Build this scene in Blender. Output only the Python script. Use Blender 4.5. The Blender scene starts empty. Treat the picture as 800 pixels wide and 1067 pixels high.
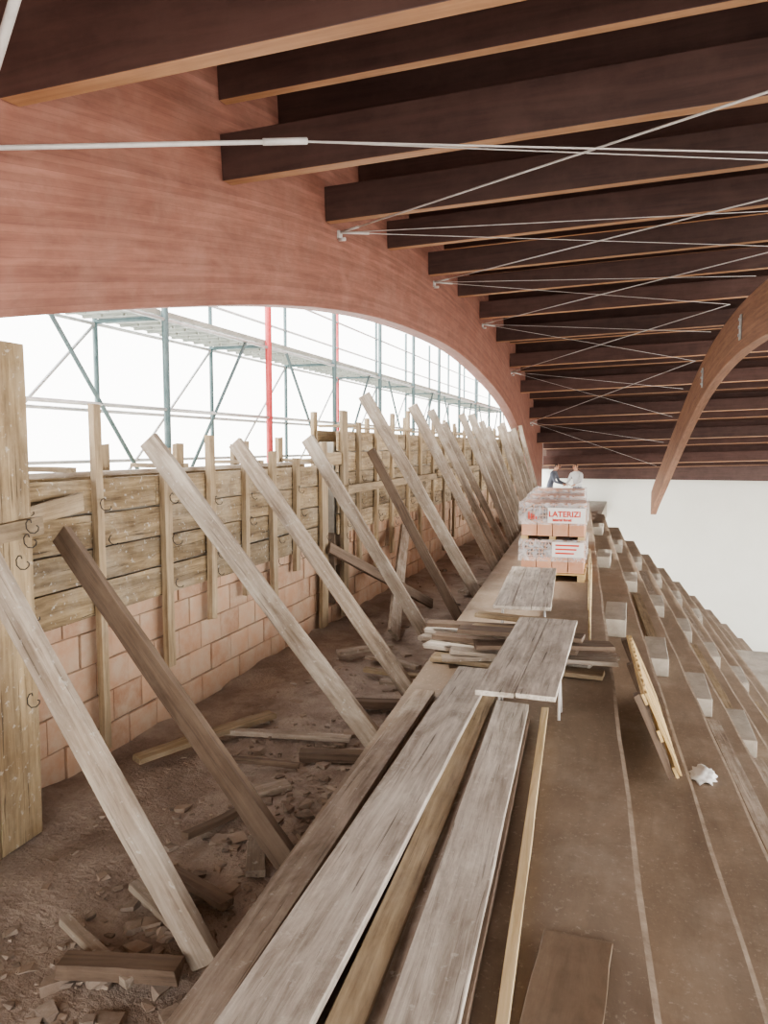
import bpy, bmesh, math, random
from mathutils import Vector, Matrix
random.seed(7)
S = bpy.context.scene
COL = S.collection

# ------------------------------------------------------------------ materials
def newmat(name):
    m = bpy.data.materials.new(name); m.use_nodes = True
    nt = m.node_tree; nt.nodes.clear()
    out = nt.nodes.new('ShaderNodeOutputMaterial')
    b = nt.nodes.new('ShaderNodeBsdfPrincipled')
    nt.links.new(b.outputs[0], out.inputs[0])
    return m, nt, b

def N(nt, t, **kw):
    n = nt.nodes.new(t)
    for k, v in kw.items():
        setattr(n, k, v)
    return n

def ramp(nt, fac, stops):
    r = N(nt, 'ShaderNodeValToRGB')
    els = r.color_ramp.elements
    while len(els) < len(stops): els.new(0.5)
    for e, (p, c) in zip(els, stops):
        e.position = p; e.color = (c[0], c[1], c[2], 1)
    nt.links.new(fac, r.inputs[0])
    return r.outputs[0]

def mix(nt, a, b, fac, mode='MIX'):
    m = N(nt, 'ShaderNodeMix', data_type='RGBA', blend_type=mode)
    for sock, v in ((m.inputs[6], a), (m.inputs[7], b), (m.inputs[0], fac)):
        if hasattr(v, 'links'): nt.links.new(v, sock)
        elif isinstance(v, (int, float)): sock.default_value = v
        else: sock.default_value = (v[0], v[1], v[2], 1)
    return m.outputs[2]

def noise(nt, vec, scale, detail=6, rough=.6, dist=0.):
    n = N(nt, 'ShaderNodeTexNoise')
    n.inputs['Scale'].default_value = scale
    n.inputs['Detail'].default_value = detail
    n.inputs['Roughness'].default_value = rough
    n.inputs['Distortion'].default_value = dist
    nt.links.new(vec, n.inputs['Vector'])
    return n.outputs['Fac']

def bump(nt, b, h, s, d=.01):
    bp = N(nt, 'ShaderNodeBump')
    bp.inputs['Strength'].default_value = s
    bp.inputs['Distance'].default_value = d
    nt.links.new(h, bp.inputs['Height'])
    nt.links.new(bp.outputs[0], b.inputs['Normal'])

def wood(name, dark, light, stain=(.5,.45,.4), stain_amt=.4, rough=.75, grain=(1., 18, 18), var=.5, bmp=.5, spatter=0, uv=False, lam=False, cracks=0, dirt=0):
    m, nt, b = newmat(name)
    tc = N(nt, 'ShaderNodeTexCoord')
    oi = N(nt, 'ShaderNodeObjectInfo')
    geo = N(nt, 'ShaderNodeNewGeometry')
    ad = N(nt, 'ShaderNodeMath', operation='ADD')
    nt.links.new(oi.outputs['Random'], ad.inputs[0]); nt.links.new(geo.outputs['Random Per Island'], ad.inputs[1])
    ml = N(nt, 'ShaderNodeMath', operation='MULTIPLY'); ml.inputs[1].default_value = 37.
    nt.links.new(ad.outputs[0], ml.inputs[0])
    va = N(nt, 'ShaderNodeVectorMath', operation='ADD')
    src = tc.outputs['UV'] if uv else tc.outputs['Object']
    nt.links.new(src, va.inputs[0]); nt.links.new(ml.outputs[0], va.inputs[1])
    mp = N(nt, 'ShaderNodeMapping')
    mp.inputs['Scale'].default_value = grain
    nt.links.new(va.outputs[0], mp.inputs[0])
    f = noise(nt, mp.outputs[0], 1.6, 8, .65, .6)
    c = ramp(nt, f, [(.32, dark), (.68, light)])
    f2 = noise(nt, va.outputs[0], 2.6, 6, .7)
    sm = ramp(nt, f2, [(.42, (0,0,0)), (.72, (stain_amt,)*3)])
    c = mix(nt, c, stain, sm)
    if cracks:
        mp2 = N(nt, 'ShaderNodeMapping'); mp2.inputs['Scale'].default_value = (grain[0]*1.2, grain[1]*2.6, grain[2]*2.6)
        nt.links.new(va.outputs[0], mp2.inputs[0])
        fc = noise(nt, mp2.outputs[0], 1.5, 4, .55, .4)
        ck = ramp(nt, fc, [(.30, (cracks,)*3), (.38, (0,0,0))])
        c = mix(nt, c, (dark[0]*.4, dark[1]*.4, dark[2]*.4), ck)
    if dirt:
        mp3 = N(nt, 'ShaderNodeMapping'); mp3.inputs['Scale'].default_value = (.7, 3, 3)
        nt.links.new(va.outputs[0], mp3.inputs[0])
        fd = noise(nt, mp3.outputs[0], 2.2, 7, .7, .8)
        c = mix(nt, c, ramp(nt, fd, [(.35, (1-dirt, 1-dirt*1.08, 1-dirt*1.15)), (.6, (1,1,1))]), 1., 'MULTIPLY')
    if spatter:
        f3 = noise(nt, va.outputs[0], 30, 3, .6)
        sp = ramp(nt, f3, [(.62, (0,0,0)), (.7, (spatter,)*3)])
        c = mix(nt, c, (.75,.72,.66), sp)
    if lam:
        sx = N(nt, 'ShaderNodeSeparateXYZ'); nt.links.new(src, sx.inputs[0])
        q = N(nt, 'ShaderNodeMath', operation='MULTIPLY'); q.inputs[1].default_value = 1/.045
        nt.links.new(sx.outputs[1], q.inputs[0])
        fl = N(nt, 'ShaderNodeMath', operation='FLOOR'); nt.links.new(q.outputs[0], fl.inputs[0])
        wn = N(nt, 'ShaderNodeTexWhiteNoise', noise_dimensions='1D'); nt.links.new(fl.outputs[0], wn.inputs['W'])
        c = mix(nt, c, ramp(nt, wn.outputs['Value'], [(0, (.80,.77,.76)), (1, (1.,1.,1.))]), 1., 'MULTIPLY')
        fq = N(nt, 'ShaderNodeMath', operation='FRACT'); nt.links.new(q.outputs[0], fq.inputs[0])
        c = mix(nt, c, ramp(nt, fq.outputs[0], [(.0, (.75,.73,.73)), (.09, (1,1,1))]), 1., 'MULTIPLY')
    fr = N(nt, 'ShaderNodeMath', operation='FRACT'); nt.links.new(ad.outputs[0], fr.inputs[0])
    v = ramp(nt, fr.outputs[0], [(0, (1-var,)*3), (1, (1,1,1))])
    c = mix(nt, c, v, 1., 'MULTIPLY')
    nt.links.new(c, b.inputs['Base Color'])
    b.inputs['Roughness'].default_value = rough
    bump(nt, b, f, bmp, .006)
    return m

def mottled(name, cols, scale=3, rough=.9, bmp=.3, bscale=25, detail=8, dist=.01, second=None, metallic=0, rrange=None, streak=0):
    m, nt, b = newmat(name)
    tc = N(nt, 'ShaderNodeTexCoord')
    f = noise(nt, tc.outputs['Object'], scale, detail, .65)
    n = len(cols)
    c = ramp(nt, f, [(.3+.4*i/max(1, n-1), cols[i]) for i in range(n)])
    if second:
        f2 = noise(nt, tc.outputs['Object'], second[0], 6, .7)
        c = mix(nt, c, second[1], ramp(nt, f2, [(second[2], (0,0,0)), (second[2]+.16, (second[3],)*3)]))
    if streak:
        mp = N(nt, 'ShaderNodeMapping'); mp.inputs['Scale'].default_value = (3, .8, 3)
        nt.links.new(tc.outputs['Object'], mp.inputs[0])
        f4 = noise(nt, mp.outputs[0], 1.3, 9, .75, .5)
        c = mix(nt, c, ramp(nt, f4, [(.35, (1-streak,)*3), (.62, (1,1,1))]), 1., 'MULTIPLY')
        f5 = noise(nt, tc.outputs['Object'], 45, 4, .7)
        c = mix(nt, c, (.55,.48,.40), ramp(nt, f5, [(.58, (0,0,0)), (.72, (.5,)*3)]))
    nt.links.new(c, b.inputs['Base Color'])
    if rrange:
        rr = ramp(nt, f, [(.35, (rrange[0],)*3), (.65, (rrange[1],)*3)])
        nt.links.new(rr, b.inputs['Roughness'])
    else: b.inputs['Roughness'].default_value = rough
    b.inputs['Metallic'].default_value = metallic
    h = noise(nt, tc.outputs['Object'], bscale, 6, .6)
    bump(nt, b, h, bmp, dist)
    return m

def brickmat(name, a, bcol, dust=(.50,.40,.31), amt=.8):
    m, nt, b = newmat(name)
    geo = N(nt, 'ShaderNodeNewGeometry'); tc = N(nt, 'ShaderNodeTexCoord')
    c = ramp(nt, geo.outputs['Random Per Island'], [(0, a), (1, bcol)])
    f = noise(nt, tc.outputs['Object'], 5, 8, .75)
    c = mix(nt, c, dust, ramp(nt, f, [(.38, (.1,.1,.1)), (.62, (amt,)*3)]))
    nt.links.new(c, b.inputs['Base Color']); b.inputs['Roughness'].default_value = .9
    bump(nt, b, f, .4, .01)
    return m

M_plank = wood('weathered_plank_wood', (.40,.34,.285), (.84,.77,.685), (.84,.78,.70), .6, spatter=.4, var=.12, cracks=.9, dirt=.38)
M_brace = wood('brace_wood', (.31,.24,.18), (.60,.505,.415), (.68,.62,.55), .6, spatter=.4, var=.28, cracks=.7, dirt=.4)
M_bdark = wood('dark_brace_wood', (.10,.065,.045), (.22,.155,.11), (.28,.215,.165), .4, var=.1, cracks=.5)
M_form = wood('formwork_board_wood', (.19,.125,.065), (.56,.42,.25), (.61,.53,.41), .7, grain=(1.2,16,16), var=.42, spatter=.6, cracks=.95, dirt=.45)
M_panel = wood('formwork_panel_wood', (.18,.12,.065), (.47,.345,.20), (.52,.44,.31), .5, grain=(1.,14,14), var=.3, spatter=.3, cracks=.95, dirt=.4)
M_stud = wood('stud_wood', (.26,.185,.11), (.58,.45,.29), (.58,.49,.38), .45, var=.35, cracks=.5, dirt=.3)
M_pale = wood('new_batten_wood', (.55,.39,.2), (.85,.68,.43), (.65,.55,.4), .3, var=.1)
M_yel = wood('pallet_wood', (.46,.31,.13), (.72,.52,.26), (.45,.35,.23), .4, var=.25)
M_arch = wood('glulam_arch_wood', (.25,.108,.078), (.38,.175,.128), (.42,.235,.185), .5, .6, grain=(.5,9,9), var=.03, bmp=.1, uv=True, lam=True, dirt=.2)
M_arch2 = wood('glulam_light_wood', (.27,.135,.08), (.42,.225,.14), (.36,.20,.12), .5, .6, grain=(.5,9,9), var=.03, bmp=.1, uv=True, lam=True, dirt=.3)
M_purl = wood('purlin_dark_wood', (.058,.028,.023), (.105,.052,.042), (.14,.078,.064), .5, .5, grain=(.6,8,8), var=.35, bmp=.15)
M_purl_lit = wood('purlin_lit_soffit', (.38,.19,.095), (.62,.35,.19), (.34,.18,.1), .5, .6, grain=(.6,8,8), var=.35, bmp=.1)  # same purlin timber, bottom faces coloured lighter orange as if catching light
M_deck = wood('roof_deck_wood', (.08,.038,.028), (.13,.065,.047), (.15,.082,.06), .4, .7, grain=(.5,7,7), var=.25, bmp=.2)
M_dirt = mottled('dusty_floor', [(.21,.155,.125), (.33,.26,.215), (.46,.375,.315)], 1.1, .95, .9, 30, 12, .025, (3, (.50,.42,.355), .45, .6))
M_conc = mottled('stained_concrete_tier', [(.225,.165,.118), (.30,.228,.168), (.38,.30,.23)], .9, .6, .25, 20, 10, .006, (1.6, (.44,.36,.285), .5, .5), rrange=(.5,.8), streak=.25)
M_concl = mottled('concrete_nosing', [(.25,.19,.14), (.44,.355,.275)], 9, .8, .3, 30)
M_grey = mottled('concrete_grey', [(.36,.32,.27), (.54,.49,.42)], 3, .85, .3, 30, streak=.2)
M_white = mottled('white_plaster', [(.80,.81,.75), (.88,.89,.83)], .5, .9, .1, 30)
M_ground = mottled('pale_ground', [(.6,.59,.56), (.75,.74,.72)], .4, .95, .2, 5)
M_brick = brickmat('hollow_brick', (.36,.195,.12), (.50,.31,.205), (.48,.375,.285), .8)
M_pbrick = brickmat('pallet_brick', (.50,.23,.13), (.62,.33,.21), (.6,.42,.32), .5)
M_mortar = mottled('mortar', [(.20,.145,.105), (.32,.24,.18)], 8, .95, .4, 40)
M_steel = mottled('galvanised_steel', [(.45,.46,.47), (.65,.66,.66)], 8, .45, .05, 60, metallic=.3)
M_wsteel = mottled('painted_tie_steel', [(.46,.43,.41), (.60,.57,.55)], 8, .5, .05, 60)
M_teal = mottled('teal_scaffold_steel', [(.07,.12,.125), (.14,.20,.205)], 9, .6, .1, 60)
M_red = mottled('red_scaffold_steel', [(.42,.05,.05), (.60,.10,.10)], 9, .6, .1, 60)
M_sdeck = mottled('scaffold_deck_metal', [(.26,.28,.25), (.42,.44,.40)], 5, .6, .2, 30)
M_wire = mottled('tie_wire', [(.03,.025,.02), (.06,.045,.04)], 20, .6, .1, 60)
M_dark = mottled('recess_shade', [(.03,.022,.018), (.05,.04,.03)], 4, .95, .1, 20)  # near-black colour standing in for shade inside openings
M_redp = mottled('red_print', [(.55,.04,.02), (.65,.07,.04)], 9, .6, .0, 60)
M_label = mottled('white_label', [(.72,.70,.67), (.82,.80,.77)], 9, .5, .0, 60)
M_ply = wood('brown_plywood', (.19,.13,.09), (.29,.21,.145), (.38,.30,.22), .6, .4, grain=(1,6,6), var=.1, bmp=.1, dirt=.3)
M_skin = mottled('skin', [(.50,.28,.19), (.58,.34,.24)], 12, .6, .05, 60)
M_hair = mottled('dark_hair', [(.03,.02,.015), (.06,.04,.03)], 40, .7, .3, 90)
M_shirtw = mottled('white_shirt', [(.62,.62,.62), (.75,.75,.75)], 6, .9, .2, 30)
M_shirtg = mottled('grey_shirt', [(.10,.11,.14), (.17,.18,.22)], 6, .9, .2, 30)
M_pants = mottled('work_trousers', [(.05,.06,.09), (.09,.1,.13)], 6, .9, .2, 30)
M_boot = mottled('boots', [(.04,.03,.02), (.08,.06,.04)], 9, .7, .2, 30)

def film():
    m, nt, b = newmat('plastic_film')
    tc = N(nt, 'ShaderNodeTexCoord')
    f = noise(nt, tc.outputs['Object'], 7, 5, .7, 1.5)
    b.inputs['Base Color'].default_value = (.85,.85,.87,1)
    b.inputs['Roughness'].default_value = .25
    nt.links.new(ramp(nt, f, [(.4, (.12,)*3), (.7, (.6,)*3)]), b.inputs['Alpha'])
    bump(nt, b, f, .6, .02)
    return m
M_film = film()

# ------------------------------------------------------------------ geometry helpers
def finish(name, bm, mats, parent=None, smooth=False, bevel=0, mw=None):
    bmesh.ops.recalc_face_normals(bm, faces=bm.faces)
    me = bpy.data.meshes.new(name); bm.to_mesh(me); bm.free()
    if not isinstance(mats, (list, tuple)): mats = [mats]
    for m in mats: me.materials.append(m)
    if smooth:
        for p in me.polygons: p.use_smooth = True
    o = bpy.data.objects.new(name, me); COL.objects.link(o)
    if mw is not None: o.matrix_world = mw
    if parent: o.parent = parent
    if bevel:
        md = o.modifiers.new('bevel', 'BEVEL'); md.width = bevel; md.segments = 2; md.limit_method = 'ANGLE'
    return o

def empty(name):
    e = bpy.data.objects.new(name, None); COL.objects.link(e); return e

def box(bm, x0, x1, y0, y1, z0, z1, mi=0):
    vs = [bm.verts.new((x, y, z)) for x in (x0, x1) for y in (y0, y1) for z in (z0, z1)]
    for f in ((0,1,3,2), (4,6,7,5), (0,4,5,1), (2,3,7,6), (0,2,6,4), (1,5,7,3)):
        fc = bm.faces.new([vs[i] for i in f]); fc.material_index = mi
    return vs

def basis(p0, p1, nrm):
    p0 = Vector(p0); p1 = Vector(p1); ax = (p1-p0).normalized()
    n = Vector(nrm); az = (n - ax*n.dot(ax)).normalized(); ay = az.cross(ax)
    M = Matrix((ax, ay, az)).transposed()
    return p0, p1, M

def obox(bm, p0, p1, w, t, nrm, mi=0):
    p0, p1, M = basis(p0, p1, nrm); L = (p1-p0).length
    vs = [bm.verts.new(p0 + M @ Vector((x, y, z))) for x in (0, L) for y in (-w/2, w/2) for z in (-t/2, t/2)]
    for f in ((0,1,3,2), (4,6,7,5), (0,4,5,1), (2,3,7,6), (0,2,6,4), (1,5,7,3)):
        fc = bm.faces.new([vs[i] for i in f]); fc.material_index = mi

def plank(name, p0, p1, w, t, nrm, mat, parent=None, warp=.004, seg=10, bevel=.003):
    """board with local X = length, Y = width, Z = thickness"""
    p0, p1, M = basis(p0, p1, nrm); L = (p1-p0).length
    bm = bmesh.new(); rings = []
    bow = random.uniform(-1, 1)*warp*2
    for i in range(seg+1):
        x = L*i/seg - L/2; k = i/seg
        dz = bow*math.sin(math.pi*k); e = [random.uniform(-warp, warp)*.6 for _ in range(4)]
        xx = [random.uniform(-.008, .008) if i in (0, seg) else 0 for _ in range(4)]
        rings.append([bm.verts.new((x+xx[j], sy*w/2+e[j], sz*t/2+dz)) for j, (sy, sz) in enumerate(((-1,-1), (1,-1), (1,1), (-1,1)))])
    for a, b in zip(rings, rings[1:]):
        for j in range(4): bm.faces.new((a[j], a[(j+1)%4], b[(j+1)%4], b[j]))
    bm.faces.new(rings[0][::-1]); bm.faces.new(rings[-1])
    mw = Matrix.Translation((p0+p1)/2) @ M.to_4x4()
    return finish(name, bm, mat, parent, bevel=bevel, mw=mw)

def tube(bm, p0, p1, r, n=8, mi=0):
    p0, p1, M = basis(p0, p1, (0.123, .31, .94) if abs((Vector(p1)-Vector(p0)).normalized().z) < .9 else (1, .1, 0))
    L = (p1-p0).length; a = []; b = []
    for i in range(n):
        t = 2*math.pi*i/n; y = r*math.cos(t); z = r*math.sin(t)
        a.append(bm.verts.new(p0 + M @ Vector((0, y, z)))); b.append(bm.verts.new(p0 + M @ Vector((L, y, z))))
    for i in range(n):
        f = bm.faces.new((a[i], a[(i+1)%n], b[(i+1)%n], b[i])); f.smooth = True; f.material_index = mi
    f = bm.faces.new(a[::-1]); f.material_index = mi; f = bm.faces.new(b); f.material_index = mi

def interp(tab, y):
    if y <= tab[0][0]:
        (a, b), (c, d) = tab[0], tab[1]
        return b + (y-a)*(d-b)/(c-a)
    n = len(tab)
    for i in range(n-1):
        x0, y0 = tab[i]; x1, y1 = tab[i+1]
        if y <= x1:
            xm, ym = tab[i-1] if i else (2*x0-x1, 2*y0-y1)
            xp, yp = tab[i+2] if i+2 < n else (2*x1-x0, 2*y1-y0)
            m0 = (y1-ym)/(x1-xm); m1 = (yp-y0)/(xp-x0); h = x1-x0; t = (y-x0)/h
            return (2*t**3-3*t**2+1)*y0 + (t**3-2*t**2+t)*h*m0 + (-2*t**3+3*t**2)*y1 + (t**3-t**2)*h*m1
    (a, b), (c, d) = tab[-2], tab[-1]
    return d + (y-c)*(d-b)/(c-a)

# ------------------------------------------------------------------ roof curves
ZP = [(-3,2.3), (-.9,2.9), (1.3,3.42), (3.5,3.87), (5.7,4.15), (7.9,4.43), (10.1,4.67), (12.3,4.78), (14.5,4.84), (16.7,4.77),
      (18.9,4.55), (21.1,4.15), (23.3,3.60), (25.5,2.90), (27.7,2.10), (29.9,1.25), (32.1,.40)]
UND = [(-4,.3), (-2,1.1), (0,1.85), (1.7,2.3), (3.37,2.70), (6.06,3.23), (8,3.52), (10.15,3.72), (13,3.82), (15,3.78), (17.2,3.60),
       (19.5,3.32), (21.5,2.94), (23.2,2.45), (24.6,1.91), (26.5,1.0), (28.5,.0), (30,-.9)]
SL = .03
DECK = .98
def rz(x, y): return interp(ZP, y) + SL*(x+3.2)

pur = empty('roof_purlins')
def purlin(name, y, bot, depth, thick, x0=-3.225, x1=12.):
    z0 = rz(x0, y)+bot+depth; z1 = rz(x1, y)+bot+depth
    dy = (interp(ZP, y+.1)-interp(ZP, y-.1))/.2
    nrm = Vector((0, -dy*.5, 1)).normalized()
    bm = bmesh.new()
    L = math.hypot(x1-x0, z1-z0)
    box(bm, 0, L, -thick/2, thick/2, -depth, 0)
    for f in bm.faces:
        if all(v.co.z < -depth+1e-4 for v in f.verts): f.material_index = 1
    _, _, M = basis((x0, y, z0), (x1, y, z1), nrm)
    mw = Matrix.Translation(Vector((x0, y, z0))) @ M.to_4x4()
    return finish(name, bm, [M_purl, M_purl_lit], pur, bevel=.006, mw=mw)
y = -.9
while y < 33:
    first = abs(y-3.5) < .01
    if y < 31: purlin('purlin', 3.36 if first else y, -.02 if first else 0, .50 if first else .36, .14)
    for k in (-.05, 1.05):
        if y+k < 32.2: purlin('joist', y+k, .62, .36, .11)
    y += 2.2
bm = bmesh.new(); box(bm, -3.0, 12.2, 32.4, 32.7, .66, 1.9); finish('edge_beam', bm, M_purl, pur, bevel=.01)

bm = bmesh.new(); prev = None
ys = [-3+i*.5 for i in range(73)]
for yy in ys:
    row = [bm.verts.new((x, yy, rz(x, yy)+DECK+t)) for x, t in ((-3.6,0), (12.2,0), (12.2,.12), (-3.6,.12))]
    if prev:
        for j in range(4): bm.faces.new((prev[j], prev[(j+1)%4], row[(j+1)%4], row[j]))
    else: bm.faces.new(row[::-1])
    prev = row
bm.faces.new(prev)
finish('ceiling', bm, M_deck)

def arch(name, xf, thick, under, topf, y0, y1, mat, n=90):
    bm = bmesh.new(); prev = None; uvl = bm.loops.layers.uv.new('UVMap')
    s = 0; pz = None; uvs = {}
    for i in range(n+1):
        yy = y0+(y1-y0)*i/n; x = xf(yy); zb = under(yy); zt = topf(yy)
        if pz is not None: s += math.hypot((y1-y0)/n, zb-pz)
        pz = zb
        r = [bm.verts.new(v) for v in ((x, yy, zb), (x-thick, yy, zb), (x-thick, yy, zt), (x, yy, zt))]
        uvs[r[0]] = (s, 0); uvs[r[1]] = (s, -thick); uvs[r[2]] = (s, zt-zb); uvs[r[3]] = (s, zt-zb)
        if prev:
            for j in range(4): bm.faces.new((prev[j], prev[(j+1)%4], r[(j+1)%4], r[j]))
        else: bm.faces.new(r[::-1])
        prev = r
    bm.faces.new(prev)
    for f in bm.faces:
        for l in f.loops: l[uvl].uv = uvs[l.vert]
    return finish(name, bm, mat, bevel=.01)
arch('glulam_arch_beam', lambda y: -3.22, .26, lambda y: interp(UND, y), lambda y: rz(-3.2, y)+DECK-.01, -3, 29.5, M_arch)
U2 = [(4,2.2), (8,3.15), (11,3.6), (14,3.72), (17,3.5), (20,2.90), (24,1.62), (27,.55), (29,-.15), (30,-.55)]
arch('glulam_arch_beam', lambda y: 3.05-.07*y, .2, lambda y: interp(U2, y), lambda y: interp(U2, y)+.85, 3, 30, M_arch2)

# steel tie rods
bm = bmesh.new()
for i in range(1, 6):
    yl = 3.9+4.35*i
    zl = rz(-3.2, yl)-.06
    for s, off in ((-1, 0), (1, 0), (1, -2.2)):
        yr = yl+s*4.35+off
        if yr < -1 or yr > 30: continue
        xr = 3.0-.07*yr
        e = Vector((xr, yr, rz(xr, yr)-.06))
        tube(bm, (-3.2, yl, zl), e, .009 if (s < 0 and not off) else .005)
        if not off: tube(bm, (-3.2, yl, zl), Vector((-3.2, yl, zl)).lerp(e, .05), .014)
    obox(bm, (-3.21, yl-.05, zl-.03), (-3.21, yl+.05, zl-.03), .09, .03, (1,0,0))
    tube(bm, (-3.2, yl-.05, zl-.09), (-3.12, yl-.05, zl-.09), .02)
tube(bm, (-3.35, 3.05, 3.48), (-2.0, 4.26, 3.80), .014)
tube(bm, (-2.1, 4.17, 3.777), (-1.9, 4.35, 3.825), .021)
tube(bm, (-1.95, 4.30, 3.81), (2.6, 8.3, 4.60), .007)
tube(bm, (-1.95, 4.30, 3.81), (2.7, 9.0, 4.74), .005)
finish('steel_tie_rods', bm, M_wsteel)
bm = bmesh.new()
tube(bm, (-2.85, 2.75, 3.25), (-1.65, 2.02, 3.85), .02)
finish('steel_stay_tube', bm, M_wsteel)
bm = bmesh.new()
for yy in (15.0, 19.0):
    xx = 3.05-.07*yy-.205; zz = interp(U2, yy)+.42
    box(bm, xx-.02, xx, yy-.10, yy+.10, zz-.22, zz+.22)
    for q in (-.14, 0, .14): tube(bm, (xx-.045, yy, zz+q), (xx-.02, yy, zz+q), .03)
finish('steel_node_brackets', bm, M_steel)

# ------------------------------------------------------------------ walkway floor
def fz(x, y):
    return .018*math.sin(3.1*x+1.7*y)+.014*math.sin(7.3*x-4.1*y)+.01*math.sin(15*x+11*y)
bm = bmesh.new(); nx, ny = 24, 240
g = {}
for i in range(nx+1):
    for j in range(ny+1):
        x = -3.34+2.42*i/nx; yy = -2+26.4*j/ny
        g[i, j] = bm.verts.new((x, yy, fz(x, yy)-.02+random.uniform(-.006, .006)))
for i in range(nx):
    for j in range(ny): bm.faces.new((g[i,j], g[i+1,j], g[i+1,j+1], g[i,j+1]))
finish('floor', bm, M_dirt, smooth=True)

# bleachers -------------------------------------------------------
def Xc(y): return -1.15-.06*y
def X0(y): return .265-.06*y
TR, RI, NT = .45, .40, 15
bm = bmesh.new()
def ring(y):
    pts = [(Xc(y), -.6), (Xc(y), .3)]
    for k in range(NT):
        x = X0(y)+TR*k; z = .3-RI*k
        j = .005*math.sin(y*3.7+k*2.1)
        pts += [(x-.022+j, z), (x+j*.6, z-.004), (x+j*.6, z-.035), (x, z-RI)]
    pts.append((X0(y)+TR*NT+20, .3-RI*NT))
    return pts
prev = None
for q in range(70):
    yy = -3+27.4*q/69
    r = ring(yy); vs = [bm.verts.new((p[0], yy, p[1])) for p in r]
    if prev:
        for j in range(len(vs)-1):
            f = bm.faces.new((prev[j], prev[j+1], vs[j+1], vs[j]))
            f.material_index = 1 if (j >= 2 and (j-2) % 4 in (0, 1) and j < 2+4*NT) else 0
    prev = vs
lo = bm.verts.new((Xc(24.4), 24.4, -8)); hi = bm.verts.new((20, 24.4, -8))
bm.faces.new(prev + [hi, lo])
finish('concrete_bleachers', bm, [M_conc, M_concl])

bm = bmesh.new()
for ya in (8.6, 13.5, 18.5):
    for k in range(1, NT):
        x = X0(ya)+TR*(k-1); z = .3-RI*k
        if ya > 12 and k > 6: continue
        box(bm, x+.01, x+.25, ya, ya+1.0, z+.002, z+RI*.5)
finish('aisle_steps', bm, [M_grey], bevel=.008)
bm = bmesh.new()
poly = [(2.35,18.6), (2.3,17.2), (2.5,15.6), (2.85,14.4), (3.4,13.6), (7.0,12.6), (7.0,18.6)]
top = [bm.verts.new((x, yv, -2.62)) for x, yv in poly]; bot = [bm.verts.new((x, yv, -2.85)) for x, yv in poly]
bm.faces.new(top); bm.faces.new(bot[::-1])
for i in range(len(poly)): bm.faces.new((top[i], bot[i], bot[(i+1)%len(poly)], top[(i+1)%len(poly)]))
finish('landing_slab', bm, M_grey, bevel=.01)

bm = bmesh.new(); box(bm, -3.6, -.9, 24.42, 33, -.9, -.30); finish('landing_floor', bm, M_grey)
bm = bmesh.new(); box(bm, -.6, 26, 24.42, 33, -7, -6.2); finish('pit_floor', bm, M_grey)
bm = bmesh.new(); box(bm, -9, 26, 33, 33.3, -8, 1.4); finish('wall_back', bm, M_white)
bm = bmesh.new(); box(bm, -60, -3.6, -30, 60, -4.2, -4.0); finish('outside_ground', bm, M_ground)
bm = bmesh.new(); box(bm, -3.6, -3.24, -3, 33, -4.1, -.06); finish('wall_base', bm, M_grey)

run = empty('timber_runners')
for k, ya, yb in ((3, 5, 8.4), (4, 6.2, 8.5), (5, 5.5, 8.5), (6, 9.8, 13), (2, 10.0, 13.2), (4, 9.8, 13.2), (7, 9.8, 13.2), (3, 14.7, 18), (5, 14.7, 18.2)):
    z = .3-RI*k+.03
    plank('runner', (X0(ya)+TR*(k-.5), ya, z), (X0(yb)+TR*(k-.5), yb, z), .12, .05, (0,0,1), random.choice((M_brace, M_stud)), run)

# ------------------------------------------------------------------ brick + formwork wall
bm = bmesh.new()
zr = .22; bl = .31
for r in range(5):
    off = (r % 2)*bl/2
    yy = 1.5-off
    while yy < 24:
        if not (7.6 < yy < 8.1 and r > 0):
            d = random.uniform(-.008, .008)
            box(bm, -3.42, -3.235+d, yy+.004, yy+bl-.005, -.05+r*zr+.004, -.05+(r+1)*zr-.005)
        yy += bl
box(bm, -3.40, -3.25, 1.5, 7.6, -.05, 1.02, 1); box(bm, -3.40, -3.25, 8.15, 24, -.05, 1.02, 1)
finish('wall_left', bm, [M_brick, M_mortar], bevel=.006)

fw = empty('timber_formwork')
def boards(y0, y1, zb, zt, n, x=-3.205):
    h = (zt-zb)/n
    for r in range(n):
        yy = y0; first = True
        while yy < y1-.05:
            L = random.choice((1.6, 2.4, 3.0, 3.9)) if first else random.choice((2.4, 3.0, 3.9))
            first = False
            L = min(L, y1-yy)
            plank('board', (x+random.uniform(-.008, .008), yy+.004, zb+h*(r+.5)), (x+random.uniform(-.008, .008), yy+L-.006, zb+h*(r+.5)+random.uniform(-.006, .006)),
                  h-.012, .028, (1,0,0), M_form, fw, seg=8)
            yy += L
boards(3.0, 7.75, .92, 1.80, 4)
boards(8.12, 24, .98, 2.18, 5)
for (a, b, zt) in ((3.0, 7.75, 1.80), (8.12, 24, 2.18)):
    plank('rear_board', (-3.46, a, (zt+.3)/2), (-3.46, b, (zt+.3)/2), zt-.3, .03, (1,0,0), M_form, fw)
bm = bmesh.new(); box(bm, -3.42, -3.25, 8.12, 24, 1.0, 2.05); box(bm, -3.42, -3.25, 3.0, 7.75, 1.0, 1.70)
finish('concrete_core', bm, M_grey, fw)
bm = bmesh.new(); box(bm, -3.44, -3.40, 7.6, 8.15, 0, 1.75); finish('gap_shade_panel', bm, M_dark, fw)  # dark panel paints the shade of the narrow wall opening
plank('gap_lintel', (-3.19, 7.5, 1.86), (-3.19, 8.4, 1.86), .14, .05, (1,0,0), M_stud, fw)
ws = []
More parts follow.
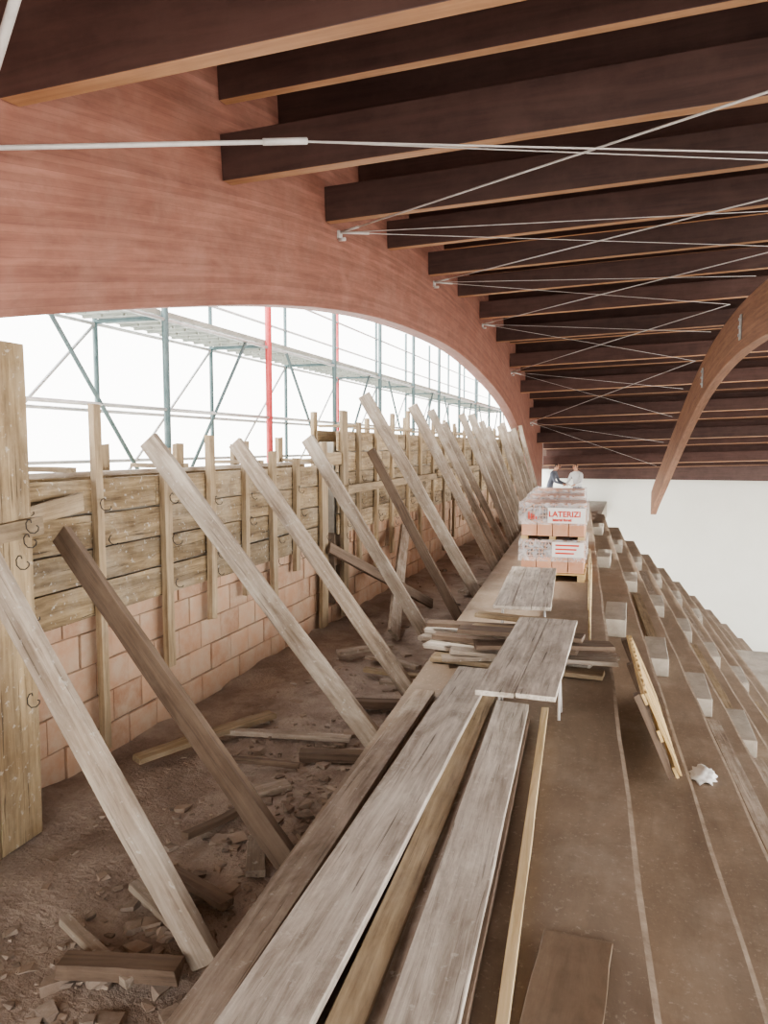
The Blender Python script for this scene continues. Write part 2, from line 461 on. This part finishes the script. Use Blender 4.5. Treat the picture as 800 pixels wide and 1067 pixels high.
sy = [3.28, 3.95, 4.68, 5.28, 5.85, 6.4, 6.9, 7.6, 8.25, 8.75, 9.4, 10.1, 10.9, 11.6, 12.4, 13.2, 14, 14.9, 15.8, 16.7, 17.6, 18.5, 19.5, 20.5, 21.5, 22.5, 23.5]
for i, yy in enumerate(sy):
    top = (1.95 if yy < 8 else 2.38)+random.uniform(-.12, .14)
    if i == 1: top = 2.26
    bot = [.02, .05, .40, .62, .70, .5, .75][i % 7] if yy < 8 else random.uniform(0, .7)
    w = random.choice((.065, .08, .09))
    if yy in (7.6, 8.25): w = .16; bot = .02
    plank('stud', (-3.165, yy, bot), (-3.165, yy+random.uniform(-.02, .02), top), w, .045, (1,0,0), M_stud, fw, seg=4)
    ws.append((yy, w))
for i in range(22):
    yy = 3.5+i*.93
    plank('rear_stud', (-3.50, yy, .2), (-3.50, yy, (1.98 if yy < 8 else 2.36)+random.uniform(-.05, .12)), .1, .045, (1,0,0), M_stud, fw, seg=4)
for i in range(16):
    yy = 3.6+i*1.2; zt = 1.86 if yy < 8 else 2.24
    plank('top_tie', (-3.56, yy+.05, zt), (-3.10, yy+.05, zt), .08, .03, (0,0,1), M_stud, fw, seg=3)
plank('top_rim', (-3.34, 3.0, 1.825), (-3.34, 7.7, 1.825), .12, .03, (0,0,1), M_brace, fw)
plank('waler', (-3.12, 3.05, 1.58), (-3.12, 3.75, 1.67), .11, .03, (1,0,0), M_stud, fw)
plank('waler', (-3.12, 8.2, 1.5), (-3.12, 12.4, 1.5), .10, .04, (1,0,0), M_stud, fw)
plank('waler', (-3.12, 12.5, 1.55), (-3.12, 17.5, 1.55), .10, .04, (1,0,0), M_stud, fw)
plank('low_raker', (-3.1, 7.6, .9), (-2.3, 9.0, .05), .12, .04, (.6,-.6,.5), M_bdark, fw)
plank('low_raker', (-2.3, 7.4, .04), (-3.0, 10.2, .85), .16, .04, (.7,.2,.6), M_brace, fw)
bm = bmesh.new()
for yy, w in ws:
    for z in (1.0, 1.42, 1.12, 1.6):
        if random.random() < .75:
            c = Vector((-3.13, yy+random.uniform(-.02, .05), z+random.uniform(-.08, .08)))
            rr = random.uniform(.018, .038); pts = []
            for k in range(9):
                t = k*math.pi*2/7.5+random.uniform(0, .3)
                pts.append(c+Vector((.012*k*.5, rr*math.cos(t)*1.2, rr*math.sin(t)*.8-.006*k)))
            for a, b in zip(pts, pts[1:]): tube(bm, a, b, .003, 5)
finish('tie_wires', bm, M_wire, fw)

# tall box formwork panel at left
pn = empty('column_formwork_panel')
yy = .3
while yy < 3.0:
    w = random.choice((.22, .25, .2)); w = min(w, 3.07-yy)
    if w < .05: break
    if 3.07-(yy+w) < .08: w = 3.07-yy
    plank('panel_board', (-2.885, yy+w/2, -.01), (-2.885, yy+w/2, 2.50+random.uniform(-.03, .06)), w-.006, .03, (1,0,0), M_panel, pn, seg=12)
    yy += w
for xx in (-2.97, -3.10):
    plank('panel_return', (xx, 3.055, 0), (xx, 3.055, 2.5), .12, .028, (0,1,0), M_panel, pn)
plank('panel_waler', (-2.855, .8, 1.45), (-2.855, 3.12, 1.60), .09, .032, (1,0,0), M_stud, pn)
bm = bmesh.new()
for z in (1.45, 1.62, 1.55, .75):
    c = Vector((-2.83, 2.98+random.uniform(-.06, .06), z)); pts = []
    for k in range(10):
        t = k*.85; pts.append(c+Vector((.006*k, .03*math.cos(t), .027*math.sin(t)-.004*k)))
    for a, b in zip(pts, pts[1:]): tube(bm, a, b, .003, 5)
finish('panel_wires', bm, M_wire, pn)

# ------------------------------------------------------------------ raking braces
br = [((-1.49,2.40,.03), (-2.80,2.50,1.87), .125, M_brace),
      ((-1.40,3.04,.03), (-3.06,3.50,1.50), .125, M_bdark),
      ((-1.46,4.49,.03), (-3.10,4.40,2.04), .135, M_brace),
      ((-1.53,5.52,.03), (-3.10,5.58,2.03), .125, M_brace),
      ((-1.86,7.25,.03), (-3.10,7.05,2.08), .13, M_brace),
      ((-1.82,8.38,.03), (-3.08,8.96,1.95), .11, M_bdark),
      ((-1.78,9.50,.03), (-3.10,8.75,2.62), .15, M_brace),
      ((-1.88,11.5,.03), (-3.10,10.9,2.60), .15, M_brace)]
yb = 12.3
while yb < 23:
    xf = -1.30-.052*yb
    br.append(((xf, yb, .03), (-3.10, yb-.2+random.uniform(-.5, .4), random.uniform(2.25, 2.65)), random.uniform(.11, .15), M_brace))
    yb += random.uniform(.75, 1.15)
for f, t, w, m in br:
    plank('timber_brace', f, t, w, .048, (0,1,0), m, warp=.006)
for f in ((-1.70,4.32), (-1.72,5.35), (-1.75,2.25)):
    plank('wooden_cleat', (f[0]-.25, f[1]-.05, .045), (f[0]+.2, f[1]+.06, .045), .09, .06, (0,0,1), M_bdark)

# ------------------------------------------------------------------ planks on the top tier
PK = 'wooden_plank'
plank(PK, (-.89,1.0,.425), (-1.00,5.18,.425), .25, .04, (0,0,1), M_plank)
plank(PK, (-1.13,.9,.322), (-1.30,4.9,.322), .14, .035, (0,0,1), M_brace)
plank(PK, (-.68,1.0,.385), (-.855,4.95,.39), .10, .04, (.2,0,1), M_stud)
plank(PK, (-.595,1.0,.345), (-.80,4.7,.345), .10, .045, (-.3,0,1), M_brace)
plank(PK, (-.46,1.0,.39), (-.66,4.62,.39), .20, .045, (.05,0,1), M_plank)
plank(PK, (-.43,1.0,.335), (-.62,4.5,.335), .16, .05, (0,0,1), M_bdark)
plank(PK, (-.92,1.0,.353), (-1.02,4.9,.353), .22, .09, (0,0,1), M_bdark)
plank('wooden_batten', (-.27,1.4,.325), (-.475,4.75,.34), .04, .035, (0,0,1), M_pale)
plank('plywood_sheet', (-.185,1.4,.318), (-.13,2.55,.318), .23, .02, (0,0,1), M_ply)

pile = empty('board_pile')
specs = [((-1.72,6.35,.33), (-.30,6.1,.33)), ((-1.60,6.1,.335), (-.25,5.85,.335)), ((-1.45,5.75,.33), (-.15,5.65,.33)),
         ((-1.70,6.5,.37), (-.5,5.7,.37)), ((-1.35,5.6,.37), (-.05,6.05,.37)), ((-1.66,6.3,.41), (-.45,6.25,.41)),
         ((-1.5,5.95,.45), (-.35,5.8,.45)), ((-1.3,5.7,.41), (-.05,5.75,.41)), ((-1.62,6.2,.49), (-.5,6.3,.49)), ((-1.1,5.6,.49), (-.1,5.9,.49)),
         ((-1.2,6.05,.53), (-.4,5.95,.53)), ((-1.25,5.75,.57), (-.3,5.75,.57)), ((-1.2,6.2,.60), (-.5,6.1,.60))]
for a, b in specs:
    plank('board', a, b, random.uniform(.09, .2), .034, (random.uniform(-.05, .05), random.uniform(-.05, .05), 1), random.choice((M_plank, M_brace, M_stud, M_bdark, M_bdark)), pile)

def board_panel(name, a, b, width, n, mat):
    e = empty(name); a = Vector(a); b = Vector(b); d = (b-a).normalized(); s = Vector((d.y, -d.x, 0)); w = width/n
    for i in range(n):
        o = s*((i+.5)*w-width/2)
        plank('panel_plank', a+o+Vector((0,0,random.uniform(-.002, .002))), b+o+d*random.uniform(-.02, .02), w-.004, .028, (0,0,1), mat, e)
    for t in (.15, .5, .85):
        c = a+(b-a)*t-Vector((0,0,.027))
        plank('panel_cleat', c-s*width*.48, c+s*width*.48, .08, .025, (0,0,1), M_bdark, e)
    return e
board_panel('board_panel', (-.565,4.02,.655), (-.575,5.88,.66), .44, 2, M_plank)
board_panel('board_panel', (-.83,6.25,.66), (-.98,8.35,.66), .48, 3, M_plank)

tr = bmesh.new()
for yy, xc in ((4.75, -.57), (6.6, -.86), (8.0, -.95)):
    zt = .612
    tube(tr, (xc-.2, yy, zt-.012), (xc+.2, yy, zt-.012), .010)
    for sx in (-.18, .18):
        for dy in (-.08, .08):
            tube(tr, (xc+sx, yy, zt-.01), (xc+sx*1.05, yy+dy, .31), .009)
finish('steel_trestles', tr, M_wsteel)

bm = bmesh.new()
for a, b in (((-.30,6.7,.31), (-.30,6.7,.95)), ((-.32,7.0,.31), (-.32,7.0,.95)), ((-.30,6.7,.94), (-.38,8.0,.94)), ((-.38,8.0,.31), (-.38,8.0,.95)), ((-.30,6.7,.62), (-.38,8.0,.62))):
    tube(bm, a, b, .009)
finish('steel_guard_frame', bm, M_pale)

pa = empty('wooden_pallet')
b0 = Vector((.33,4.9,-.06)); b1 = Vector((.23,6.45,-.06)); up = Vector((-.22,.03,.50))
dn = (b1-b0).normalized(); nn = dn.cross(up).normalized()
if nn.x < 0: nn = -nn
for t in (0.06, .5, .94):
    plank('rail', b0+up*t, b1+up*t, .075, .02, nn, M_yel, pa)
for i in range(13):
    c = b0+(b1-b0)*((i+.4)/13)
    plank('slat', c+nn*.022, c+nn*.022+up, .075, .016, nn, M_yel, pa, seg=3)
for i in range(3):
    c = b0+(b1-b0)*(.04+.46*i)-nn*.035
    plank('block', c, c+up, .09, .045, nn, M_bdark, pa, seg=3)

# ------------------------------------------------------------------ brick pallets
def brick_pallet(cx, cy, yaw, label):
    e = empty('brick_pallet')
    W, D = .82, .95
    R = Matrix.Translation((cx, cy, .3)) @ Matrix.Rotation(yaw, 4, 'Z')
    bm = bmesh.new()
    for x in (-W/2+.05, 0, W/2-.05): box(bm, x-.045, x+.045, -D/2, D/2, .0, .08)
    for i in range(6):
        yv = -D/2+.04+i*(D-.08)/5; box(bm, -W/2, W/2, yv-.04, yv+.04, .08, .10)
    finish('pallet_base', bm, M_yel, e, mw=R.copy())
    bh = .205
    for lv, z0 in enumerate((.10, .565)):
        bm = bmesh.new()
        nx, nyb, nz = 4, 5, 2
        bw = (W-.04)/nx; bd = (D-.04)/nyb
        for a in range(nx):
            for b in range(nyb):
                for c in range(nz):
                    x = -W/2+.02+a*bw; yv = -D/2+.02+b*bd; z = z0+c*bh
                    j = random.uniform(-.004, .004)
                    box(bm, x+.004, x+bw-.004, yv+.004+j, yv+bd-.004+j, z+.003, z+bh-.003)
        finish('bricks', bm, M_pbrick, e, mw=R.copy(), bevel=.004)
        if lv:
            bm = bmesh.new()
            for x in (-W/2+.06, 0, W/2-.06): box(bm, x-.04, x+.04, -D/2+.02, D/2-.02, .511, .565)
            finish('spacer_blocks', bm, M_yel, e, mw=R.copy())
        bm = bmesh.new()
        for a in range(nx*5):
            for c in range(4):
                x = -W/2+.03+a*(W-.06)/(nx*5); z = z0+bh+.02+c*.045
                box(bm, x, x+.022, -D/2+.0125, -D/2+.0185, z, z+.028)
        finish('core_shade_tabs', bm, M_dark, e, mw=R.copy())  # dark tabs on the brick fronts stand in for shaded hollow cores
        bm = bmesh.new()
        h = z0+nz*bh
        vs = []
        n = 12
        for i in range(n+1):
            col = []
            for (x, yv, z) in ((-W/2-.01, -D/2+D*i/n, h-.25), (-W/2-.008, -D/2+D*i/n, h+.015), (0, -D/2+D*i/n, h+.02), (W/2+.008, -D/2+D*i/n, h+.015), (W/2+.01, -D/2+D*i/n, h-.25)):
                col.append(bm.verts.new((x+random.uniform(-.006,.006), yv*1.02, z+random.uniform(0,.012))))
            vs.append(col)
        for a, b in zip(vs, vs[1:]):
            for k in range(4): bm.faces.new((a[k], a[k+1], b[k+1], b[k]))
        s0 = [bm.verts.new((x, -D/2-.012, z)) for x, z in ((-W/2-.01, h-.26), (W/2+.01, h-.26), (W/2+.008, h+.018), (-W/2-.008, h+.018))]
        bm.faces.new(s0)
        finish('shrink_film', bm, M_film, e, smooth=True, mw=R.copy())
    if label:
        bm = bmesh.new(); box(bm, -.06, W/2-.01, -D/2-.02, -D/2-.016, .74, .93); finish('label', bm, M_label, e, mw=R.copy())
        for txt, sz, pz, px in (('LATERIZI', .098, .82, -.05), ('laterizi forati', .045, .765, .0)):
            cu = bpy.data.curves.new('label_text', 'FONT'); cu.body = txt; cu.size = sz; cu.extrude = .001; cu.offset = .003; cu.materials.append(M_redp)
            o = bpy.data.objects.new('label_text', cu); COL.objects.link(o)
            o.matrix_world = R @ Matrix.Translation((px, -D/2-.022, pz)) @ Matrix.Rotation(math.pi/2, 4, 'X'); o.parent = e
        bm = bmesh.new()
        for q in range(4): box(bm, -.30+.03*q, -.285+.03*q, -D/2-.02, -D/2-.016, .78, .88-.02*q)
        finish('red_logo', bm, M_redp, e, mw=R.copy())
        bm = bmesh.new(); box(bm, .0, W/2-.02, -D/2-.02, -D/2-.016, .31, .50); finish('label_lower', bm, M_label, e, mw=R.copy())
        bm = bmesh.new()
        for q in range(3): box(bm, .04, W/2-.08-.03*q, -D/2-.024, -D/2-.02, .45-.05*q, .47-.05*q)
        finish('label_lines', bm, M_redp, e, mw=R.copy())
    return e
brick_pallet(-.93, 10.15, .03, True)
brick_pallet(-1.03, 11.6, .05, False)
brick_pallet(-1.12, 13.1, .02, False)

# ------------------------------------------------------------------ scaffold outside
sc = empty('steel_scaffold')
bt, brd, bs, bd = bmesh.new(), bmesh.new(), bmesh.new(), bmesh.new()
yy = 2.0; i = 0
while yy < 26:
    for x in (-4.25, -5.05):
        red = (i in (3,) and x > -5) or (i in (5, 1) and x < -5)
        tgt = brd if red else bt
        tube(tgt, (x, yy, -4), (x, yy, 4.6), (.042 if red else .033) if x > -5 else .026)
    for z in (1.3, 3.22): tube(bt, (-4.25, yy, z), (-5.05, yy, z), .022)
    tube(bs, (-5.05, yy, 1.35), (-5.05, yy+2.17, 3.2), .016)
    if i % 2 == 0: tube(bt, (-4.25, yy, 1.3), (-4.25, yy+1.6, 3.2), .018)
    else: tube(bt, (-4.25, yy+2.1, 1.3), (-4.25, yy+.5, 3.2), .018)
    for x, zs in ((-4.25, (2.35, 3.2)), (-5.05, (1.85, 2.35, 3.2, 3.75, 4.2))):
        for z in zs: tube(bs, (x, yy, z), (x, yy+2.17, z), .018)
    for k in range(3):
        x0 = -5.02+k*.25
        box(bd, x0, x0+.235, yy+.02, yy+2.15, 3.24, 3.29)
        for q in range(9): box(bd, x0+.01, x0+.225, yy+.1+q*.23, yy+.13+q*.23, 3.215, 3.24)
        box(bd, x0, x0+.235, yy+.02, yy+2.15, 1.25, 1.30)
    yy += 2.17; i += 1
finish('poles', bt, M_teal, sc); finish('red_poles', brd, M_red, sc); finish('rails', bs, M_steel, sc); finish('decks', bd, M_sdeck, sc)

# ------------------------------------------------------------------ debris
bm = bmesh.new()
for i in range(700):
    if i < 600:
        x = random.uniform(-2.75, -1.55); yy = random.uniform(1.6, 6.5)
        if random.random() < .6: x = min(-1.5, random.gauss(-1.85, .25)); yy = random.uniform(2.0, 4.6)
    else:
        x = random.uniform(-3.0, -1.95); yy = random.uniform(6, 16)
    s = random.choice((.005, .006, .008, .01, .012, .015, .015, .02, .035))
    z = fz(x, yy)-.02
    vs = box(bm, x-s, x+s*random.uniform(.5, 1.6), yy-s*.7, yy+s*random.uniform(.5, 1.4), z-.004, z+s*random.uniform(.3, .9))
    rot = Matrix.Rotation(random.uniform(0, 6.3), 3, 'Z'); c = Vector((x, yy, 0))
    for v in vs: v.co = c + rot @ (v.co-c) + Vector((random.uniform(-1,1), random.uniform(-1,1), random.uniform(-.5,.5)))*s*.5
finish('rubble', bm, brickmat('rubble_mix', (.13,.095,.075), (.34,.25,.19), (.42,.35,.29)))
sc_specs = [((-2.05,2.75,.05), (-1.60,2.50,.05), .10, M_brace), ((-2.2,2.45,.03), (-1.7,2.22,.03), .05, M_brace), ((-2.0,2.9,.03), (-1.6,2.75,.03), .07, M_bdark),
            ((-2.9,3.9,.04), (-2.45,4.9,.04), .10, M_stud), ((-2.75,4.5,.03), (-1.75,4.66,.03), .06, M_brace), ((-2.1,3.2,.03), (-1.95,3.6,.03), .05, M_bdark),
            ((-2.4,4.1,.03), (-1.9,4.15,.03), .04, M_bdark), ((-1.75,3.3,.03), (-1.6,3.0,.03), .09, M_brace),
            ((-1.95,5.9,.03), (-1.62,5.95,.03), .08, M_brace), ((-2.3,6.6,.03), (-1.75,6.4,.03), .1, M_brace), ((-2.2,6.2,.03), (-1.65,6.15,.03), .06, M_stud),
            ((-2.1,9.9,.04), (-1.95,10.9,.04), .15, M_brace), ((-2.6,6.6,.04), (-2.2,7.0,.04), .12, M_brace), ((-1.98,3.75,.03), (-1.85,3.9,.03), .10, M_brace)]
for a, b, w, m in sc_specs: plank('scrap_board', a, b, w, .035, (random.uniform(-.1,.1), random.uniform(-.1,.1), 1), m)

bm = bmesh.new(); bmesh.ops.create_icosphere(bm, subdivisions=3, radius=1)
for v in bm.verts:
    k = 1+.25*math.sin(7*v.co.x+3*v.co.y)*math.cos(6*v.co.z+4*v.co.y)+random.uniform(-.06,.06)
    v.co = Vector((v.co.x*.09*k, v.co.y*.13*k, max(v.co.z, -.5)*.05*k))
finish('crumpled_bag', bm, M_label, smooth=True, mw=Matrix.Translation((X0(6.0)+TR*1.5, 6.0, -.468)))

# ------------------------------------------------------------------ people
def person(name, loc, yaw, shirt, lean=.25):
    V = []; E = []; Rd = []
    def add(p, r, par=None):
        V.append(p); Rd.append(r)
        if par is not None: E.append((par, len(V)-1))
        return len(V)-1
    pel = add((0,0,.93), (.15,.11))
    w = add((0,.02,1.08), (.135,.10), pel); ch = add((0,.06+lean*.2,1.27), (.165,.115), w)
    st = add((0,.05+lean*.4,1.41), (.14,.09), ch); nk = add((0,.06+lean*.5,1.50), (.055,.055), st)
    hb = add((0,.09+lean*.55,1.56), (.062,.07), nk); hm = add((0,.10+lean*.6,1.64), (.075,.095), hb); ht = add((0,.10+lean*.62,1.715), (.06,.075), hm)
    for s in (-1, 1):
        sh = add((s*.19,.05+lean*.38,1.40), (.062,.062), st)
        el = add((s*.25,.12+lean*.5,1.14), (.045,.045), sh)
        wr = add((s*.17,.34+lean*.6,1.06), (.03,.028), el)
        pm = add((s*.15,.41+lean*.6,1.05), (.038,.02), wr)
        for i, (fx, fl) in enumerate(((-.03,.065), (-.01,.078), (.011,.072), (.03,.058))):
            k1 = add((s*.15+fx,.445+lean*.6,1.045), (.009,.009), pm)
            k2 = add((s*.15+fx,.445+fl*.6+lean*.6,1.03), (.008,.008), k1)
            add((s*.15+fx,.445+fl*.9+lean*.6,1.005), (.007,.007), k2)
        t1 = add((s*.15-s*.045,.39+lean*.6,1.04), (.010,.010), pm); add((s*.15-s*.06,.43+lean*.6,1.03), (.008,.008), t1)
        hp = add((s*.10,0,.88), (.095,.10), pel); kn = add((s*.12,.04,.48), (.062,.065), hp)
        an = add((s*.13,-.02,.10), (.042,.045), kn); add((s*.14,.13,.045), (.045,.035), an)
    me = bpy.data.meshes.new('tmp'); me.from_pydata(V, E, [])
    o = bpy.data.objects.new('tmp', me); COL.objects.link(o)
    md = o.modifiers.new('s', 'SKIN'); md.use_smooth_shade = True
    for i, sv in enumerate(me.skin_vertices[0].data): sv.radius = Rd[i]; sv.use_root = (i == 0)
    sb = o.modifiers.new('ss', 'SUBSURF'); sb.levels = 2; sb.render_levels = 2
    dg = bpy.context.evaluated_depsgraph_get()
    nm = bpy.data.meshes.new_from_object(o.evaluated_get(dg))
    bpy.data.objects.remove(o)
    for m in (shirt, M_pants, M_skin, M_boot, M_hair): nm.materials.append(m)
    hc = Vector((0, .10+lean*.6, 1.64))
    for p in nm.polygons:
        c = p.center; k = 0
        if c.z < .12: k = 3
        elif c.z < .98 and c.y < .25: k = 1
        elif c.z > 1.49: k = 2
        elif c.y > .35+lean*.6: k = 2
        if c.z > 1.60 and (c.y < hc.y+.02 or c.z > 1.70): k = 4
        p.material_index = k; p.use_smooth = True
    e = empty(name)
    b = bpy.data.objects.new('body', nm); COL.objects.link(b); b.parent = e
    bm = bmesh.new()
    for (x, yv, z, r, mi) in ((-.03,.085,.015,.012,1), (.03,.085,.015,.012,1), (0,.105,-.015,.016,0), (-.082,0,0,.022,0), (.082,0,0,.022,0)):
        mm = Matrix.Translation(hc+Vector((x, yv, z))) @ Matrix.Diagonal((1, 1, 1.5, 1))
        res = bmesh.ops.create_uvsphere(bm, u_segments=10, v_segments=8, radius=r, matrix=mm)
        for v in res['verts']:
            for f in v.link_faces: f.material_index = mi
    box(bm, hc.x-.025, hc.x+.025, hc.y+.085, hc.y+.10, hc.z-.055, hc.z-.045, 2)
    finish('face', bm, [M_skin, M_hair, M_redp], e, smooth=True)
    e.matrix_world = Matrix.Translation(loc) @ Matrix.Rotation(yaw, 4, 'Z')
person('worker', (-1.62, 25.4, -.295), math.radians(150), M_shirtw, .12)
person('worker', (-2.55, 25.6, -.295), math.radians(-100), M_shirtg, .25)

# ------------------------------------------------------------------ light, camera
w = bpy.data.worlds.new('World'); S.world = w; w.use_nodes = True
bg = w.node_tree.nodes['Background']
tc = w.node_tree.nodes.new('ShaderNodeTexCoord'); sp = w.node_tree.nodes.new('ShaderNodeSeparateXYZ')
w.node_tree.links.new(tc.outputs['Generated'], sp.inputs[0])
cr = w.node_tree.nodes.new('ShaderNodeValToRGB')
cr.color_ramp.elements[0].color = (1.0, .965, .91, 1); cr.color_ramp.elements[1].color = (.88, .94, 1, 1)
w.node_tree.links.new(sp.outputs[2], cr.inputs[0]); w.node_tree.links.new(cr.outputs[0], bg.inputs[0])
bg.inputs[1].default_value = 4.0
sl = bpy.data.lights.new('sun', 'SUN'); sl.energy = 3.0; sl.angle = math.radians(6); sl.color = (1, .95, .86)
so = bpy.data.objects.new('sun', sl); COL.objects.link(so)
so.rotation_euler = Vector((.75, .35, -.85)).to_track_quat('-Z', 'Y').to_euler()

cam = bpy.data.cameras.new('camera'); co = bpy.data.objects.new('camera', cam); COL.objects.link(co)
co.location = (0, 0, 2.0); co.rotation_euler = (math.radians(90-4.96), 0, math.radians(18))
cam.sensor_fit = 'VERTICAL'; cam.sensor_height = 36; cam.lens = 790/1067*36; cam.clip_start = .05; cam.clip_end = 500
S.camera = co
S.view_settings.view_transform = 'AgX'
S.view_settings.look = 'AgX - Medium High Contrast'
S.view_settings.exposure = 0.72
